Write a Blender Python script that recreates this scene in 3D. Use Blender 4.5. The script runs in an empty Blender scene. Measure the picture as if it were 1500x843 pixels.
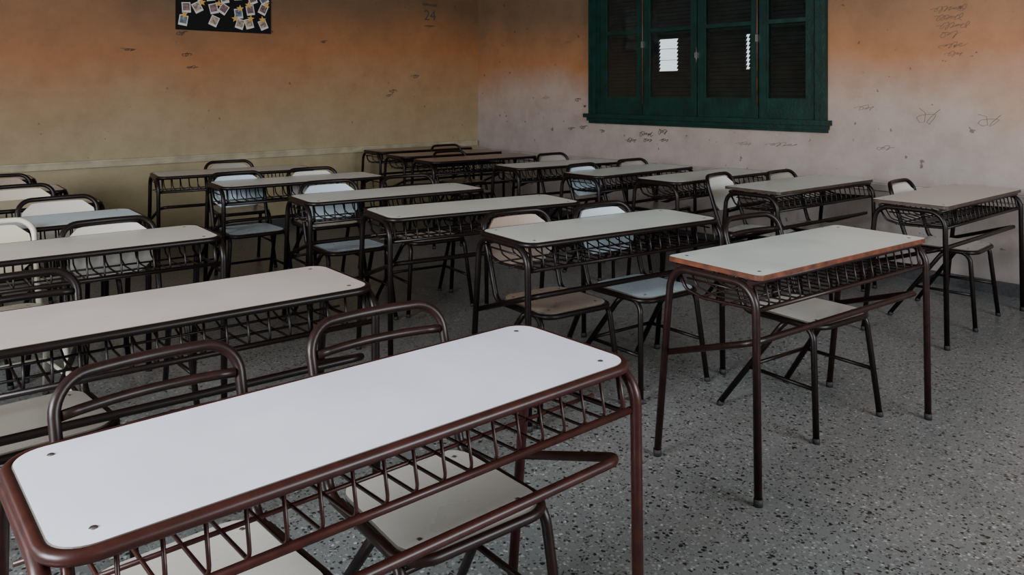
import bpy, math, random
from mathutils import Vector, Matrix
random.seed(7)
S=bpy.context.scene
COL=S.collection

# ---------------------------------------------------------------- materials
def newmat(name):
    m=bpy.data.materials.new(name); m.use_nodes=True
    nt=m.node_tree; b=nt.nodes["Principled BSDF"]
    return m,nt,b
def N(nt,t,**k):
    n=nt.nodes.new(t)
    for a,v in k.items():
        if a in n.inputs: n.inputs[a].default_value=v
        else: setattr(n,a,v)
    return n
def rgba(c): return (c[0],c[1],c[2],1)
def ramp(nt,stops,interp='LINEAR'):
    r=nt.nodes.new('ShaderNodeValToRGB'); r.color_ramp.interpolation=interp
    e=r.color_ramp.elements
    while len(e)<len(stops): e.new(0.5)
    for i,(p,c) in enumerate(stops):
        e[i].position=p; e[i].color=rgba(c)
    return r
def simple(name,c,rough=.5,metal=0,var=.12,scale=6,bump=0,bscale=40,spec=.5):
    m,nt,b=newmat(name)
    tc=N(nt,'ShaderNodeTexCoord'); no=N(nt,'ShaderNodeTexNoise'); no.inputs['Scale'].default_value=scale
    no.inputs['Detail'].default_value=5
    nt.links.new(tc.outputs['Object'],no.inputs['Vector'])
    r=ramp(nt,[(.3,[x*(1-var) for x in c]),(.7,[min(1,x*(1+var)) for x in c])])
    nt.links.new(no.outputs['Fac'],r.inputs['Fac']); nt.links.new(r.outputs['Color'],b.inputs['Base Color'])
    b.inputs['Roughness'].default_value=rough; b.inputs['Metallic'].default_value=metal
    b.inputs['Specular IOR Level'].default_value=spec
    if bump:
        n2=N(nt,'ShaderNodeTexNoise'); n2.inputs['Scale'].default_value=bscale
        nt.links.new(tc.outputs['Object'],n2.inputs['Vector'])
        bp=N(nt,'ShaderNodeBump'); bp.inputs['Strength'].default_value=bump; bp.inputs['Distance'].default_value=.01
        nt.links.new(n2.outputs['Fac'],bp.inputs['Height']); nt.links.new(bp.outputs['Normal'],b.inputs['Normal'])
    return m

def laminate(name,c,dirt=.35):
    m,nt,b=newmat(name); L=nt.links
    tc=N(nt,'ShaderNodeTexCoord')
    n1=N(nt,'ShaderNodeTexNoise'); n1.inputs['Scale'].default_value=3; n1.inputs['Detail'].default_value=6
    n2=N(nt,'ShaderNodeTexNoise'); n2.inputs['Scale'].default_value=55; n2.inputs['Detail'].default_value=3
    L.new(tc.outputs['Object'],n1.inputs['Vector']); L.new(tc.outputs['Object'],n2.inputs['Vector'])
    r1=ramp(nt,[(.3,[x*.88 for x in c]),(.65,c)]); L.new(n1.outputs['Fac'],r1.inputs['Fac'])
    r2=ramp(nt,[(.24,(.55,.5,.45)),(.33,(1,1,1))]); L.new(n2.outputs['Fac'],r2.inputs['Fac'])
    mx=N(nt,'ShaderNodeMix',data_type='RGBA',blend_type='MULTIPLY'); mx.inputs[0].default_value=dirt
    L.new(r1.outputs['Color'],mx.inputs[6]); L.new(r2.outputs['Color'],mx.inputs[7])
    L.new(mx.outputs[2],b.inputs['Base Color'])
    rr=ramp(nt,[(.3,(.26,)*3),(.7,(.4,)*3)]); L.new(n1.outputs['Fac'],rr.inputs['Fac'])
    L.new(rr.outputs['Color'],b.inputs['Roughness'])
    return m

def wallmat(name,stops,seed):
    m,nt,b=newmat(name); L=nt.links
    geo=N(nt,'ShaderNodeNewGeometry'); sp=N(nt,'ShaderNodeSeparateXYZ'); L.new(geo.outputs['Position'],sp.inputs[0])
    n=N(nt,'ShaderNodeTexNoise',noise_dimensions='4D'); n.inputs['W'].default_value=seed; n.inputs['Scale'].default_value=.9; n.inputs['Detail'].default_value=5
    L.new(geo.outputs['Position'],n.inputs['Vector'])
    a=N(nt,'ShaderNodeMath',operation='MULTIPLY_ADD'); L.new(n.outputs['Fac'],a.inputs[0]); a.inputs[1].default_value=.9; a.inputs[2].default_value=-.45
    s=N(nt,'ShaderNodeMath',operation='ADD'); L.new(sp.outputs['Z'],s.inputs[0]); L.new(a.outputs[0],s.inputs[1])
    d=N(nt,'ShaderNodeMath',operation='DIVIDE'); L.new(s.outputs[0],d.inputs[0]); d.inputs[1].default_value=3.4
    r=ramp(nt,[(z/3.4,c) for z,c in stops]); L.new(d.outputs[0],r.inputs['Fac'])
    n2=N(nt,'ShaderNodeTexNoise'); n2.inputs['Scale'].default_value=4; n2.inputs['Detail'].default_value=9; n2.inputs['Roughness'].default_value=.72
    L.new(geo.outputs['Position'],n2.inputs['Vector'])
    r2=ramp(nt,[(.32,(.72,.68,.62)),(.58,(1,1,1))]); L.new(n2.outputs['Fac'],r2.inputs['Fac'])
    mx=N(nt,'ShaderNodeMix',data_type='RGBA',blend_type='MULTIPLY'); mx.inputs[0].default_value=.65
    L.new(r.outputs['Color'],mx.inputs[6]); L.new(r2.outputs['Color'],mx.inputs[7])
    n3=N(nt,'ShaderNodeTexNoise'); n3.inputs['Scale'].default_value=14; n3.inputs['Detail'].default_value=5
    L.new(geo.outputs['Position'],n3.inputs['Vector'])
    r3=ramp(nt,[(.275,(.3,.25,.22)),(.305,(1,1,1))]); L.new(n3.outputs['Fac'],r3.inputs['Fac'])
    mx2=N(nt,'ShaderNodeMix',data_type='RGBA',blend_type='MULTIPLY'); mx2.inputs[0].default_value=.8
    L.new(mx.outputs[2],mx2.inputs[6]); L.new(r3.outputs['Color'],mx2.inputs[7])
    L.new(mx2.outputs[2],b.inputs['Base Color'])
    b.inputs['Roughness'].default_value=.55; b.inputs['Specular IOR Level'].default_value=.3
    bp=N(nt,'ShaderNodeBump'); bp.inputs['Strength'].default_value=.25; bp.inputs['Distance'].default_value=.01
    L.new(n2.outputs['Fac'],bp.inputs['Height']); L.new(bp.outputs['Normal'],b.inputs['Normal'])
    return m

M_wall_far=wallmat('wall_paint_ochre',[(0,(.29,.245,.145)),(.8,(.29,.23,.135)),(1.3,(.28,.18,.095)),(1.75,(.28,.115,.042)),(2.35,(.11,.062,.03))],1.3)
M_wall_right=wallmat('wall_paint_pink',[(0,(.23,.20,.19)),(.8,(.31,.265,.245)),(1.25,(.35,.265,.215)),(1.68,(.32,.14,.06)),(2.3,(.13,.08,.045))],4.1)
M_ceil=simple('ceiling_paint',(.2,.175,.14),.8)
M_plain=simple('unseen_wall_paint',(.2,.16,.12),.8)  # even dark tone for the out-of-view walls, keeps bounced fill low

def floormat():
    m,nt,b=newmat('terrazzo'); L=nt.links
    geo=N(nt,'ShaderNodeNewGeometry')
    def chips(scale,lo,hi,seed):
        mp=N(nt,'ShaderNodeMapping'); mp.inputs['Location'].default_value=(seed,seed*2,0); L.new(geo.outputs['Position'],mp.inputs[0])
        nz=N(nt,'ShaderNodeTexNoise'); nz.inputs['Scale'].default_value=scale*1.2; L.new(mp.outputs[0],nz.inputs['Vector'])
        mxv=N(nt,'ShaderNodeMix',data_type='RGBA'); mxv.inputs[0].default_value=.014; L.new(mp.outputs[0],mxv.inputs[6]); L.new(nz.outputs['Color'],mxv.inputs[7])
        v=N(nt,'ShaderNodeTexVoronoi'); v.inputs['Scale'].default_value=scale; L.new(mxv.outputs[2],v.inputs['Vector'])
        sc=N(nt,'ShaderNodeSeparateColor'); L.new(v.outputs['Color'],sc.inputs[0])
        ma=N(nt,'ShaderNodeMath',operation='MULTIPLY_ADD'); L.new(sc.outputs[0],ma.inputs[0]); ma.inputs[1].default_value=lo-hi; ma.inputs[2].default_value=hi
        lt=N(nt,'ShaderNodeMath',operation='LESS_THAN'); L.new(v.outputs['Distance'],lt.inputs[0]); L.new(ma.outputs[0],lt.inputs[1])
        return lt,sc
    big=N(nt,'ShaderNodeTexNoise'); big.inputs['Scale'].default_value=.8; big.inputs['Detail'].default_value=3; L.new(geo.outputs['Position'],big.inputs['Vector'])
    base=ramp(nt,[(.35,(.115,.123,.122)),(.65,(.165,.162,.158))]); L.new(big.outputs['Fac'],base.inputs['Fac'])
    cur=base.outputs['Color']
    for scale,lo,hi,seed,col in [(75,-.1,.47,3.1,(.215,.22,.213)),(95,-.3,.5,8.7,(.07,.067,.067)),(62,-.9,.49,1.7,(.016,.015,.015)),(90,-.7,.47,5.5,(.024,.021,.021)),(70,-1.5,.40,9.9,(.32,.32,.31))]:
        lt,sc=chips(scale,lo,hi,seed)
        mx=N(nt,'ShaderNodeMix',data_type='RGBA'); L.new(lt.outputs[0],mx.inputs[0]); L.new(cur,mx.inputs[6]); mx.inputs[7].default_value=rgba(col)
        cur=mx.outputs[2]
    L.new(cur,b.inputs['Base Color'])
    rr=ramp(nt,[(.3,(.28,)*3),(.7,(.42,)*3)]); L.new(big.outputs['Fac'],rr.inputs['Fac']); L.new(rr.outputs['Color'],b.inputs['Roughness'])
    return m
M_floor=floormat()
M_maroon=simple('maroon_enamel',(.034,.0085,.0065),.36,var=.3,scale=30,spec=.35)
M_maroon2=simple('oxide_brown_enamel',(.013,.0045,.0038),.38,var=.35,scale=30,spec=.3)
M_brown=simple('dark_brown_enamel',(.0055,.0028,.0025),.38,var=.3,scale=30,spec=.25)
M_creamtube=simple('cream_enamel',(.5,.47,.38),.35)
M_green=simple('green_enamel',(.0018,.020,.0145),.42,var=.35,scale=9,bump=.2,spec=.3)
M_slat=simple('shutter_slat_paint',(.013,.015,.013),.6,var=.4,scale=12,spec=.3)
M_steel=simple('screw_steel',(.45,.45,.47),.3,metal=1)
M_rubber=simple('black_rubber',(.01,.01,.01),.7)
M_edgewood=simple('orange_edge_wood',(.095,.024,.008),.5,var=.6,scale=25)
M_edgebrown=simple('brown_edge_wood',(.04,.022,.014),.5,var=.4,scale=25)
M_edgegrey=simple('laminate_edge',(.08,.068,.055),.5)
M_rail=simple('rail_wood_paint',(.29,.245,.16),.5,var=.25,scale=8)
M_railp=simple('rail_pink_paint',(.29,.25,.225),.5,var=.2,scale=8)
M_base=simple('baseboard_stone',(.035,.035,.038),.4,var=.4,scale=60)
M_black=simple('black_card',(.003,.003,.003),.8,spec=.2)
M_ink=simple('pen_ink',(.04,.032,.028),.8)
M_ink2=simple('pencil_marks',(.13,.09,.07),.9)
M_white=simple('photo_paper',(.5,.47,.45),.4)
M_star=simple('yellow_star_card',(.5,.28,.05),.6)
M_photo=[simple('photo_print_a',(.12,.06,.06),.4,var=.8,scale=40),simple('photo_print_b',(.25,.18,.13),.4,var=.8,scale=40),simple('photo_print_c',(.07,.09,.13),.4,var=.8,scale=40)]
LAM={'lav':laminate('laminate_white',(.73,.73,.83),.1),
     'pink':laminate('laminate_beige',(.50,.44,.41)),
     'grey':laminate('laminate_offwhite',(.58,.60,.56)),
     'cream':laminate('laminate_cream',(.52,.47,.36)),
     'blue':laminate('laminate_pale_blue',(.46,.55,.60)),
     'tan':laminate('plywood_tan',(.28,.215,.17)),
     'drab':laminate('laminate_worn_drab',(.26,.235,.2)),
     'warm':laminate('laminate_warm',(.51,.485,.44))}
def glass():
    m=bpy.data.materials.new('window_glass'); m.use_nodes=True; nt=m.node_tree; nt.nodes.clear()
    o=N(nt,'ShaderNodeOutputMaterial'); mx=N(nt,'ShaderNodeMixShader'); t=N(nt,'ShaderNodeBsdfTransparent'); g=N(nt,'ShaderNodeBsdfGlossy')
    t.inputs[0].default_value=(.7,.75,.73,1)
    g.inputs['Roughness'].default_value=.06
    f=N(nt,'ShaderNodeFresnel'); f.inputs['IOR'].default_value=1.32
    nt.links.new(f.outputs[0],mx.inputs[0]); nt.links.new(t.outputs[0],mx.inputs[1]); nt.links.new(g.outputs[0],mx.inputs[2]); nt.links.new(mx.outputs[0],o.inputs[0])
    return m
M_glass=glass()

# ---------------------------------------------------------------- mesh builder
class MB:
    def __init__(s): s.v=[];s.f=[];s.m=[];s.sm=[]
    def add(s,vs,fs,mi=0,smooth=False):
        o=len(s.v); s.v+= [tuple(p) for p in vs]
        for f in fs: s.f.append([i+o for i in f]); s.m.append(mi); s.sm.append(smooth)
    def box(s,a,b,mi=0):
        x0,y0,z0=[min(a[i],b[i]) for i in range(3)]; x1,y1,z1=[max(a[i],b[i]) for i in range(3)]
        s.add([(x0,y0,z0),(x1,y0,z0),(x1,y1,z0),(x0,y1,z0),(x0,y0,z1),(x1,y0,z1),(x1,y1,z1),(x0,y1,z1)],
          [(0,3,2,1),(4,5,6,7),(0,1,5,4),(1,2,6,5),(2,3,7,6),(3,0,4,7)],mi)
    def tube(s,pts,r,mi=0,sides=10,closed=False):
        P=[Vector(p) for p in pts]; n=len(P); T=[]
        for i in range(n):
            if closed: t=(P[(i+1)%n]-P[i-1])
            elif i==0: t=P[1]-P[0]
            elif i==n-1: t=P[-1]-P[-2]
            else: t=(P[i+1]-P[i]).normalized()+(P[i]-P[i-1]).normalized()
            T.append(t.normalized())
        u=T[0].orthogonal().normalized()
        vs=[]
        for i in range(n):
            u=(u-T[i]*u.dot(T[i])).normalized(); w=T[i].cross(u)
            for k in range(sides):
                a=2*math.pi*k/sides
                vs.append(P[i]+(u*math.cos(a)+w*math.sin(a))*r)
        fs=[]
        for i in range(n if closed else n-1):
            j=(i+1)%n; off=0
            if closed and j==0:
                off=min(range(sides),key=lambda o:(vs[o]-vs[i*sides]).length)
            for k in range(sides):
                fs.append((i*sides+k,i*sides+(k+1)%sides,j*sides+(k+1+off)%sides,j*sides+(k+off)%sides))
        s.add(vs,fs,mi,True)
        if not closed:
            o=len(s.v)-len(vs)
            s.f.append([o+k for k in range(sides)][::-1]); s.m.append(mi); s.sm.append(False)
            s.f.append([o+(n-1)*sides+k for k in range(sides)]); s.m.append(mi); s.sm.append(False)
    def slab(s,outline,z0,z1,mt,me,bev=.0025):
        n=len(outline); c=Vector((sum(p[0] for p in outline)/n,sum(p[1] for p in outline)/n))
        def ins(p,b):
            d=(c-Vector(p)); return Vector(p)+d.normalized()*b
        L=[]
        for (b,z) in [(0,z0),(0,z1-bev),(bev,z1)]:
            L+= [(q[0],q[1],z) for q in (ins(p,b) for p in outline)]
        fs=[]
        for k in range(n):
            j=(k+1)%n
            fs.append((k,j,n+j,n+k)); 
        s.add(L,fs,me,False); o=len(s.v)-len(L)
        for k in range(n):
            j=(k+1)%n; s.f.append([o+n+k,o+n+j,o+2*n+j,o+2*n+k]); s.m.append(me); s.sm.append(False)
        s.f.append([o+2*n+k for k in range(n)]); s.m.append(mt); s.sm.append(False)
        s.f.append([o+k for k in range(n)][::-1]); s.m.append(me); s.sm.append(False)
    def disc(s,c,r,h,mi,sides=12):
        vs=[];n=sides
        for rr,z in ((r,0),(r*.8,h)):
            for k in range(n):
                a=2*math.pi*k/n; vs.append((c[0]+rr*math.cos(a),c[1]+rr*math.sin(a),c[2]+z))
        fs=[(k,(k+1)%n,n+(k+1)%n,n+k) for k in range(n)]+[tuple(range(n,2*n))]
        s.add(vs,fs,mi,True)
    def mesh(s,name,mats):
        me=bpy.data.meshes.new(name); me.from_pydata(s.v,[],s.f)
        for m in mats: me.materials.append(m)
        me.polygons.foreach_set('material_index',s.m); me.polygons.foreach_set('use_smooth',s.sm); me.update()
        return me
def obj(name,me,parent=None,loc=(0,0,0)):
    o=bpy.data.objects.new(name,me); COL.objects.link(o); o.location=loc
    if parent: o.parent=parent
    return o
def empty(name,loc,rz=0):
    e=bpy.data.objects.new(name,None); COL.objects.link(e); e.location=loc; e.rotation_euler=(0,0,math.radians(rz)); e.empty_display_size=.1
    return e
def fillet(pts,rad,n=6,closed=False):
    P=[Vector(p) for p in pts]; out=[]; m=len(P)
    for i,p in enumerate(P):
        r=rad[i] if isinstance(rad,(list,tuple)) else rad
        if (not closed and (i==0 or i==m-1)) or r<=0: out.append(p); continue
        a=(P[i-1]-p); b=(P[(i+1)%m]-p); la,lb=a.length,b.length; a.normalize(); b.normalize()
        ang=a.angle(b); t=min(r/math.tan(ang/2),la*.49,lb*.49); r2=t*math.tan(ang/2)
        c=p+(a+b).normalized()*(r2/math.sin(ang/2))
        p0=p+a*t-c; p1=p+b*t-c; tot=p0.angle(p1)
        for k in range(n+1):
            f=k/n
            q=(p0*math.sin((1-f)*tot)+p1*math.sin(f*tot))/math.sin(tot)
            out.append(c+q)
    return out
def rrect(w,d,r,n=6,cx=0,cy=0,taper=0):
    pts=[(-w/2,-d/2,0),(w/2,-d/2,0),(w/2-taper,d/2,0),(-w/2+taper,d/2,0)]
    return [(p.x+cx,p.y+cy) for p in fillet(pts,r,n,True)]

# ---------------------------------------------------------------- desk
_c={}
def desk_meshes(kind,lam,paint,LX):
    key=(kind,lam,paint.name,LX)
    if key in _c: return _c[key]
    X=LX/2-.012
    t=MB()
    if kind=='rim':
        t.slab(rrect(LX-.042,.383,.055,8),.736,.757,0,1)
        sx,sy=(LX-.05)/2-.055,.375/2-.04
    else:
        t.slab(rrect(LX-.04,.41,.022,4),.744,.762,0,1)
        sx,sy=(LX-.02)/2-.07,.42/2-.05
    for a in (-1,1):
        for b in (-1,1):
            t.disc((a*sx,b*sy,.757 if kind=='rim' else .762),.0065,.0015,2)
    tm=t.mesh('tabletop',[LAM[lam],{'slab':M_edgewood,'slabb':M_edgebrown}.get(kind,M_edgegrey),M_steel])
    f=MB()
    if kind=='rim':
        rim=[(p[0],p[1],.746) for p in rrect(LX-.03,.395,.062,8)]
        f.tube(rim,.0112,0,12,True)
    else:
        f.tube([(-X,-.17,.731),(X,-.17,.731)],.011,0,8); f.tube([(-X,.15,.731),(X,.15,.731)],.011,0,8)
    for sx_ in (-1,1):
        x=sx_*X
        zt=.735 if kind=='rim' else .728
        pts=fillet([(x,-.205,0.012),(x,-.195,zt),(x,.175,zt),(x,.245,0.012)],[0,.085,.085,0],9)
        f.tube(pts,.0135,0,12)
        for y in (-.205,.245): f.tube([(x,y,0),(x,y,.025)],.0155,1,12)
    Xs=X-.02
    f.tube(fillet([(-X+.012,.205,.40),(-Xs,-.175,.53),(Xs,-.175,.53),(X-.012,.205,.40)],[0,.055,.055,0],8),.0115,0,10)
    fm=f.mesh('frame',[paint,M_rubber])
    b=MB()
    prof=[(-.165,.738),(-.187,.642),(.05,.632),(.13,.65),(.16,.70)]
    b.tube([(-X,-.189,.642),(X,-.189,.642)],.0085,0,8)
    for (y,z) in ((-.06,.636),(.06,.636),(.16,.70)):
        b.tube([(-X,y,z),(X,y,z)],.0045,0,6)
    n=19
    for i in range(n):
        x=-X+.03+(2*X-.06)*i/(n-1)
        b.tube(fillet([(x,y,z) for y,z in prof],[0,.015,.03,.03,0],3),.0065 if i in(0,n-1) else .0036,0,6)
    for sgn in (-1,1):
        b.tube([(sgn*X,-.12,.70),(sgn*X,.1,.70)],.004,0,6)
    bm=b.mesh('book_basket',[paint])
    _c[key]=(tm,fm,bm); return _c[key]
def desk(x,y,rz=0,kind='rim',lam='grey',paint=None,LX=1.18):
    paint=paint or M_brown
    e=empty('school_desk',(x,y,0),rz)
    for n,m in zip(('tabletop','frame','book_basket'),desk_meshes(kind,lam,paint,LX)): obj(n,m,e)
    return e

# ---------------------------------------------------------------- chair
_k={}
def chair_meshes(kind,lam,paint):
    key=(kind,lam,paint.name)
    if key in _k: return _k[key]
    f=MB(); r=.0125
    left=[(-.225,-.205,.01),(-.185,-.165,.437),(-.185,.17,.432),(-.190,.285,.80)]
    right=[(-p[0],p[1],p[2]) for p in left[::-1]]
    path=fillet(left+right,[0,.06,.05,.068,.068,.05,.06,0],8)
    q=[]
    for p in path:
        k=max(0,(p.z-.55)/.25); q.append(Vector((p.x,p.y+.028*k*max(0,1-(p.x/.19)**2),p.z)))
    q2=[]
    for a,b in zip(q,q[1:]):
        q2.append(a)
        if (a-b).length>.15 and a.z>.75 and b.z>.75:
            for i in range(1,8):
                c=a.lerp(b,i/8); c.y=.285+.028*(1-(c.x/.19)**2); q2.append(c)
    q2.append(q[-1])
    f.tube(q2,r,0,10)
    f.tube(fillet([(-.235,.265,.01),(-.165,-.02,.425),(.165,-.02,.425),(.235,.265,.01)],[0,.05,.05,0],7),r,0,10)
    for s in (-1,1):
        f.tube([(s*.207,-.187,.2),(s*.203,.14,.2)],.0085,0,8)
    f.tube([(-.203,.14,.2),(.203,.14,.2)],.0085,0,8)
    f.tube([(-.182,-.155,.434),(.182,-.155,.434)],.009,0,8)
    f.tube(fillet([(-.185,.12,.437),(-.19,-.195,.437),(.19,-.195,.437),(.185,.12,.437)],[0,.07,.07,0],8),.0120,0,8)
    for s in (-1,1):
        f.tube([(s*.226,-.206,0),(s*.2245,-.204,.02)],.0142,1,10); f.tube([(s*.2355,.266,0),(s*.232,.253,.02)],.0142,1,10)
    def backpt(x,z,dy=0):
        k=(z-.432)/(.80-.432); y=.17+.115*k; kk=max(0,(z-.55)/.25)
        return (x,y+(.028*kk+.012)*(1-(x/.19)**2)-.006+dy,z)
    if kind=='bar':
        for z in (.735,.675):
            f.tube([backpt(-.178+.356*i/10,z) for i in range(11)],.0115,0,8)
    fm=f.mesh('frame',[paint,M_rubber])
    s=MB()
    s.slab(rrect(.365,.365,.07,8,0,-.01,.012),.441,.452,0,1)
    for a in(-1,1):
        for b in(-1,1): s.disc((a*.13,-.01+b*.13,.452),.006,.0015,2)
    sm=s.mesh('seat',[LAM[lam],M_edgegrey,M_steel])
    parts=[('frame',fm),('seat',sm)]
    if kind=='panel':
        b=MB(); nx,nz=12,8; W=.172; z0,z1=.575,.782; V=[]
        def shape(u,v):
            x=W*u; z=(z0+z1)/2+(z1-z0)/2*v
            if abs(v)>.6: x*=1-.16*((abs(v)-.6)/.4)**2
            if abs(u)>.75: z=(z0+z1)/2+(z-(z0+z1)/2)*(1-.22*((abs(u)-.75)/.25)**2)
            return x,z
        for side in (-.006,.006):
            for i in range(nx+1):
                for j in range(nz+1):
                    x,z=shape(-1+2*i/nx,-1+2*j/nz); V.append(backpt(x,z,side))
        idx=lambda s_,i,j:s_*(nx+1)*(nz+1)+i*(nz+1)+j
        F=[]
        for i in range(nx):
            for j in range(nz):
                F.append((idx(0,i,j),idx(0,i+1,j),idx(0,i+1,j+1),idx(0,i,j+1)))
                F.append((idx(1,i,j),idx(1,i,j+1),idx(1,i+1,j+1),idx(1,i+1,j)))
        for i in range(nx):
            for j in (0,nz): F.append((idx(0,i,j),idx(1,i,j),idx(1,i+1,j),idx(0,i+1,j)))
        for j in range(nz):
            for i in (0,nx): F.append((idx(0,i,j),idx(0,i,j+1),idx(1,i,j+1),idx(1,i,j)))
        b.add(V,F,0,False)
        parts.append(('backrest',b.mesh('backrest',[LAM[lam]])))
    _k[key]=parts; return parts
def chair(x,y,rz=0,kind='panel',lam='grey',paint=None):
    paint=paint or M_brown
    e=empty('school_chair',(x,y,0),rz)
    for n,m in chair_meshes(kind,lam,paint): obj(n,m,e)

# ---- column nearest the left of the picture
desk(.81,1.378,-.3,'rim','lav',M_maroon,1.215)
desk(.735,2.40,-2.5,'rim','pink',M_brown,1.2)
desk(.70,3.565,-3,'rim','warm')
desk(.61,4.31,-2,'rim','blue')
desk(.58,5.03,-2,'rim','cream')
desk(.55,5.77,-2,'rim','warm')
desk(.52,6.60,-2,'rim','cream')
# ---- middle column
desk(2.915,1.585,-4.5,'slab','grey',M_maroon2)
desk(2.73,2.48,-7,'rim','grey')
desk(2.65,3.35,-10,'rim','grey')
desk(2.60,4.14,-6.5,'rim','grey')
desk(2.50,5.17,-5,'rim','grey')
desk(2.38,6.05,-8,'rim','warm')
# ---- right column
desk(5.06,1.82,-1,'slabb','warm')
desk(4.93,2.70,-3,'slabb','grey')
desk(4.90,3.45,-1,'rim','grey')
desk(4.78,4.07,0,'rim','grey')
desk(4.75,4.82,-7,'rim','grey')
desk(4.56,5.75,-5,'rim','tan')
desk(4.66,6.38,-4,'rim','tan')
desk(4.80,7.05,-3,'rim','tan')
# ---- chairs
chair(.53,1.50,2,'bar','warm',M_maroon2)
chair(1.055,1.48,-3,'bar','warm',M_maroon2)
chair(.42,2.56,2,'bar','drab',M_brown)
chair(.93,3.52,0,'panel','warm')
chair(.52,3.80,4,'panel','cream',M_creamtube)
chair(.92,4.50,0,'panel','warm')
chair(.40,4.45,0,'panel','cream')
chair(.85,5.25,0,'panel','cream')
chair(.85,6.0,0,'panel','tan')
chair(3.15,1.71,-6,'bar','warm',M_brown)
chair(2.43,2.52,-6,'panel','tan')
chair(2.93,2.42,-4,'panel','blue')
chair(2.36,4.24,-5,'panel','blue')
chair(2.90,4.18,-8,'bar','warm')
chair(2.13,5.14,-3,'panel','blue')
chair(2.66,5.08,-6,'panel','warm')
chair(2.42,6.06,-6,'panel','drab')
chair(5.16,1.86,3,'panel','warm')
chair(5.12,2.68,0,'panel','drab')
chair(4.66,2.86,8,'panel','grey')
chair(4.45,3.98,3,'panel','blue')
chair(5.05,4.0,0,'panel','drab')
chair(4.97,4.88,0,'panel','drab')
chair(4.45,5.75,0,'bar','tan')
chair(4.92,6.45,0,'bar','tan')

# ---------------------------------------------------------------- room
XR=5.97; YF=7.5; XL=-2.6; YB=-2.2; H=3.4; T=.25
def boxobj(name,boxes,mat):
    m=MB()
    for a,b in boxes: m.box(a,b)
    return obj(name,m.mesh(name,[mat]))
boxobj('floor',[((XL-T,YB-T,-.1),(XR+T,YF+T,0))],M_floor)
boxobj('ceiling',[((XL-T,YB-T,H),(XR+T,YF+T,H+.1))],M_ceil)
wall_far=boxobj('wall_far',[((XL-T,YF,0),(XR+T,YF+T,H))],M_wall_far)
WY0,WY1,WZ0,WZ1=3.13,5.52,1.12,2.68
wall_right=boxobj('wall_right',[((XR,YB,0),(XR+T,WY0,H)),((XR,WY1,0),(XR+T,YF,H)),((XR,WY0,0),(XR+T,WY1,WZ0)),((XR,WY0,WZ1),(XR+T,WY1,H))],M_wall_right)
LW=[(0.2,2.6),(3.8,6.2)]
bx=[((XL-T,YB,0),(XL,YF,1.0)),((XL-T,YB,2.7),(XL,YF,H)),((XL-T,YB,1.0),(XL,LW[0][0],2.7)),((XL-T,LW[0][1],1.0),(XL,LW[1][0],2.7)),((XL-T,LW[1][1],1.0),(XL,YF,2.7))]
boxobj('wall_left',bx,M_plain)
BW=(1.6,4.4)
boxobj('wall_back',[((XL-T,YB-T,0),(XR+T,YB,1.0)),((XL-T,YB-T,2.7),(XR+T,YB,H)),((XL-T,YB-T,1.0),(BW[0],YB,2.7)),((BW[1],YB-T,1.0),(XR+T,YB,2.7))],M_plain)
boxobj('baseboard_right',[((XR-.015,YB,0),(XR,YF,.09))],M_base)
boxobj('baseboard_far',[((XL,YF-.015,0),(XR-.015,YF,.09))],M_base)
boxobj('trim_1',[((XL,YF-.026,.715),(XR-.026,YF,.77)),((XL,YF-.036,.762),(XR-.036,YF,.778))],M_rail)
boxobj('trim_2',[((XR-.02,YB,.63),(XR,YF,.68)),((XR-.027,YB,.672),(XR,YF,.684))],M_railp)

# ---- green shuttered window
we=empty('window_1',(XR,(WY0+WY1)/2,WZ0)); OX,OY,OZ=XR,(WY0+WY1)/2,WZ0
def wobj(name,m,mats):
    o=obj(name,m.mesh(name,mats),we); o.location=(-OX,-OY,-OZ); return o
m=MB()
m.box((XR-.035,WY0-.085,WZ0),(XR+.02,WY0,WZ1+.08)); m.box((XR-.035,WY1,WZ0),(XR+.02,WY1+.085,WZ1+.08))
m.box((XR-.05,WY0-.086,WZ0),(XR-.03,WY0-.055,WZ1+.1)); m.box((XR-.05,WY1+.055,WZ0),(XR-.03,WY1+.086,WZ1+.1))
m.box((XR-.036,WY0-.085,WZ1),(XR+.02,WY1+.085,WZ1+.1))
m.box((XR,WY0,WZ0),(XR+.1,WY0+.03,WZ1)); m.box((XR,WY1-.03,WZ0),(XR+.1,WY1,WZ1)); m.box((XR,WY0,WZ1-.03),(XR+.1,WY1,WZ1))
wobj('window_casing',m,[M_green])
m=MB()
m.box((XR-.085,WY0-.12,WZ0-.015),(XR+.1,WY1+.13,WZ0+.025)); m.box((XR-.05,WY0-.1,WZ0-.05),(XR,WY1+.11,WZ0-.015)); m.box((XR-.03,WY0-.09,WZ0-.075),(XR,WY1+.1,WZ0-.05))
wobj('sill',m,[M_green])
Ys=[3.16,3.66,4.29,4.93,5.49]
lf=MB(); gl=MB(); sl=MB()
z0=WZ0+.025; z1=WZ1-.03
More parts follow.
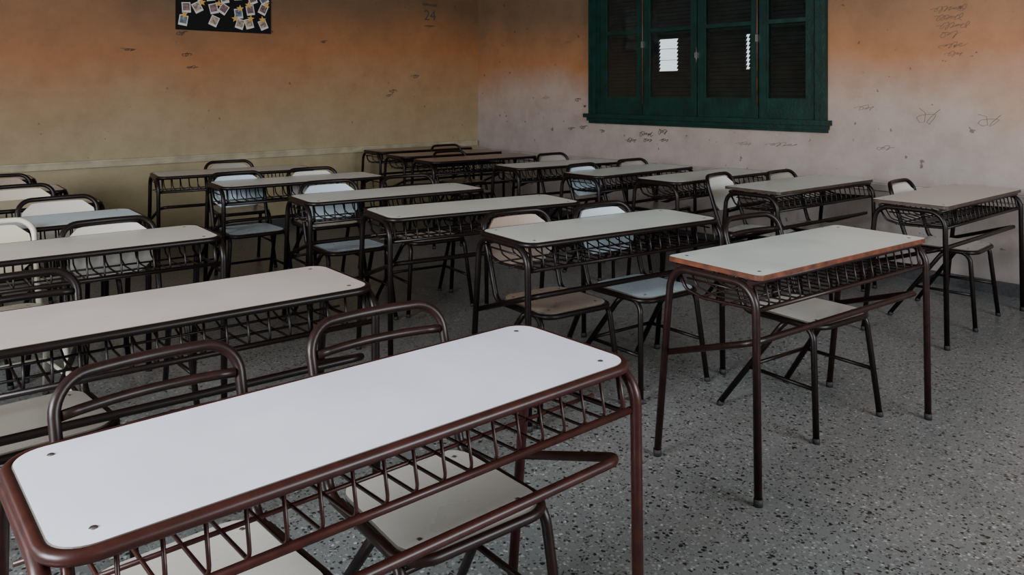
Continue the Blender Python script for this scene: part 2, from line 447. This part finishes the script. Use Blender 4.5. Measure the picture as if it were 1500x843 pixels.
for a,b in zip(Ys,Ys[1:]):
    a+=.004;b-=.004
    x0,x1=XR+.0,XR+.035
    for y0_,y1_ in ((a,a+.065),(b-.065,b)): lf.box((x0,y0_,z0),(x1,y1_,z1))
    for zz0,zz1 in ((z0,z0+.16),(1.945,1.98),(z1-.08,z1)): lf.box((x0+.004,a+.064,zz0),(x1-.002,b-.064,zz1))
    for y0_,y1_ in ((a+.065,a+.077),(b-.077,b-.065)): lf.box((x0+.01,y0_,z0),(x1-.004,y1_,z1))
    lf.box((x0+.01,a+.077,z0+.16),(x1-.004,b-.077,z0+.172)); 
    gl.add([(XR+.02,a+.05,z0+.1),(XR+.02,b-.05,z0+.1),(XR+.02,b-.05,z1),(XR+.02,a+.05,z1)],[(0,1,2,3)])
    X0,X1=XR+.07,XR+.105
    for y0_,y1_ in ((a-.004,a+.075),(b-.075,b+.004)): sl.box((X0,y0_,WZ0),(X1,y1_,WZ1),1)
    sl.box((X0+.002,a+.07,WZ0),(X1,b-.07,WZ0+.12),1); sl.box((X0+.002,a+.07,1.92),(X1,b-.07,1.99),1); sl.box((X0+.002,a+.07,WZ1-.1),(X1,b-.07,WZ1),1)
    z=WZ0+.12
    while z<WZ1-.1:
        segs=[(a+.07,b-.07)]
        if 1.54<z<1.88:
            for g0,g1 in ((4.57,4.79),(3.80,3.835)):
                if a<g0<b: segs=[(segs[0][0],g0),(g1,segs[0][1])]
            if a<4.6<b and int(round((z-WZ0)/.036))%3==0: segs.append((4.57,4.79))
        for s0,s1 in segs:
            if (s0,s1)==(4.57,4.79):
                sl.box((X0,s0,z),(X1,s1,z+.003)); continue
            sl.add([(X0-.004,s0,z-.008),(X1,s0,z+.042),(X1+.004,s0,z+.038),(X0+.002,s0,z-.014),(X0-.004,s1,z-.008),(X1,s1,z+.042),(X1+.004,s1,z+.038),(X0+.002,s1,z-.014)],
              [(0,1,5,4),(1,2,6,5),(2,3,7,6),(3,0,4,7),(0,3,2,1),(4,5,6,7)])
        z+=.036
wobj('casement_leaves',lf,[M_green]); wobj('glass_panes',gl,[M_glass]); wobj('louvre_shutters',sl,[M_slat,M_green])
hd=MB()
for y in (4.29,):
    hd.tube([(XR-.012,y,1.62),(XR-.012,y,1.78)],.008,0,8); hd.box((XR-.02,y-.015,1.68),(XR,y+.015,1.73))
for y in (3.67,4.92):
    hd.tube([(XR-.01,y,1.25),(XR-.01,y,2.6)],.005,1,6)
    hd.box((XR-.02,y-.012,1.80),(XR,y+.012,1.86),0)
wobj('latches',hd,[M_steel,M_edgewood])

# ---- photo board on far wall
pb=MB(); bx0,bx1,bz0,bz1=2.40,3.315,1.948,2.60
pb.box((bx0,YF-.014,bz0),(bx1,YF-.002,bz1),0)
rnd=random.Random(3)
def quad(cx,cz,w,h,a,y,mi):
    vs=[]
    for dx,dz in ((-w,-h),(w,-h),(w,h),(-w,h)):
        vs.append((cx+dx*math.cos(a)-dz*math.sin(a),y,cz+dx*math.sin(a)+dz*math.cos(a)))
    pb.add(vs,[(0,1,2,3)],mi)
def star(cx,cz,r,a,y,mi):
    vs=[(cx,y,cz)]
    for k in range(10):
        rr=r if k%2==0 else r*.42; t=a+k*math.pi/5
        vs.append((cx+rr*math.cos(t),y,cz+rr*math.sin(t)))
    pb.add(vs,[(0,1+k,1+(k+1)%10) for k in range(10)],mi)
cols,rows=7,5
for i in range(cols):
    for j in range(rows):
        if j==0 and i in (1,3,): continue
        cx=bx0+.075+i*.127+rnd.uniform(-.02,.02); cz=bz0+.085+j*.125+rnd.uniform(-.03,.03); a=rnd.uniform(-.6,.6); yy=YF-.0155-.001*((i+j)%3)
        quad(cx,cz,.040,.048,a,yy,1); quad(cx-math.sin(a)*.006,cz+.006*math.cos(a),.032,.034,a,yy-.0006,3+rnd.randrange(3))
        if rnd.random()<.8: star(cx+rnd.uniform(-.05,.05),cz+.05,.038,rnd.uniform(0,1),yy-.003,2)
obj('photo_pinboard',pb.mesh('photo_pinboard',[M_black,M_white,M_star]+M_photo))

# ---- graffiti
def scrib(name,wall,items,mat,r=.0022):
    g=MB(); rn=random.Random(len(name)*7)
    for (u,z,w,h,n) in items:
        pts=[]
        k=n*6
        ph=rn.uniform(0,6)
        for i in range(k+1):
            f=i/k
            du=w*(f-.5)+w/n*.7*math.sin(f*n*6.28+ph)
            dz=h*.5*math.cos(f*n*6.28*.93+ph)*(.6+.4*math.sin(f*9+ph))+rn.uniform(-.1,.1)*h
            if wall=='far': pts.append((u+du,YF-r-.0008,z+dz))
            else: pts.append((XR-r-.0008,u-du,z+dz))
        g.tube(pts,r,0,4)
    obj(name,g.mesh(name,[mat]),wall_far if wall=='far' else wall_right)
scrib('ink_graffiti','right',[(5.07,.89,.12,.05,4),(4.88,.96,.16,.05,5),(4.86,.90,.1,.04,3),(4.68,.99,.1,.06,3),(4.66,.91,.08,.04,3),(5.72,1.0,.08,.05,2),(5.9,.98,.07,.04,2),(5.45,.97,.05,.04,2),(5.8,1.29,.06,.05,2),(5.7,1.22,.03,.03,2)],M_ink,.0024)
scrib('pencil_graffiti','right',[(2.15,1.96,.22,.05,7),(2.15,1.90,.18,.05,6),(2.12,1.84,.2,.05,6),(2.15,1.78,.12,.06,3),(2.13,1.70,.16,.05,5),(2.12,1.64,.10,.04,4),(2.3,1.2,.14,.13,2),(1.9,1.18,.14,.12,2),(3.45,.93,.25,.05,5),(2.75,1.25,.12,.05,3),(2.6,.95,.1,.04,3),(5.95,1.9,.1,.04,3),(6.3,1.3,.1,.05,3),(3.8,.92,.12,.04,3)],M_ink2,.0013)
scrib('pen_scribble','far',[(5.05,1.55,.08,.05,2),(4.75,1.38,.07,.06,2),(4.7,1.33,.05,.04,2),(2.45,1.92,.08,.05,2),(5.25,2.38,.2,.03,6),(5.25,2.13,.12,.03,4),(2.55,1.6,.08,.03,3),(2.5,1.72,.06,.05,2),(2.0,1.75,.1,.03,2),(3.9,1.9,.05,.05,2)],M_ink,.0026)
tcu=bpy.data.curves.new('number_graffiti','FONT'); tcu.body='24'; tcu.size=.17; tcu.extrude=.0005; tcu.materials.append(M_ink)
to=bpy.data.objects.new('number_graffiti',tcu); COL.objects.link(to); to.location=(5.17,YF-.002,2.2); to.rotation_euler=(math.radians(90),0,0); to.parent=wall_far

# ---------------------------------------------------------------- light
def area(name,loc,rot,sx,sy,p,c):
    l=bpy.data.lights.new(name,'AREA'); l.shape='RECTANGLE'; l.size=sx; l.size_y=sy; l.energy=p; l.color=c
    o=bpy.data.objects.new(name,l); COL.objects.link(o); o.location=loc; o.rotation_euler=[math.radians(a) for a in rot]
area('window_daylight_left_a',(XL-.05,1.4,2.0),(0,-90,0),1.3,1.9,430,(.9,.95,1))
area('window_daylight_left_b',(XL-.05,5.0,1.85),(0,-90,0),1.65,2.35,40,(.93,.96,1))
area('window_daylight_back',(3.0,YB-.05,1.95),(90,0,0),2.4,1.4,220,(.92,.96,1))
w=bpy.data.worlds.new('overcast_sky'); S.world=w; w.use_nodes=True
w.node_tree.nodes['Background'].inputs[0].default_value=(.8,.9,1,1); w.node_tree.nodes['Background'].inputs[1].default_value=1.8

cam=bpy.data.cameras.new('camera'); co=bpy.data.objects.new('camera',cam); COL.objects.link(co)
co.location=(0,0,1.38); co.rotation_euler=(math.radians(90),0,math.radians(-41.0))
cam.sensor_width=36; cam.lens=27.53; cam.shift_y=-.1923; cam.clip_start=.02
S.camera=co
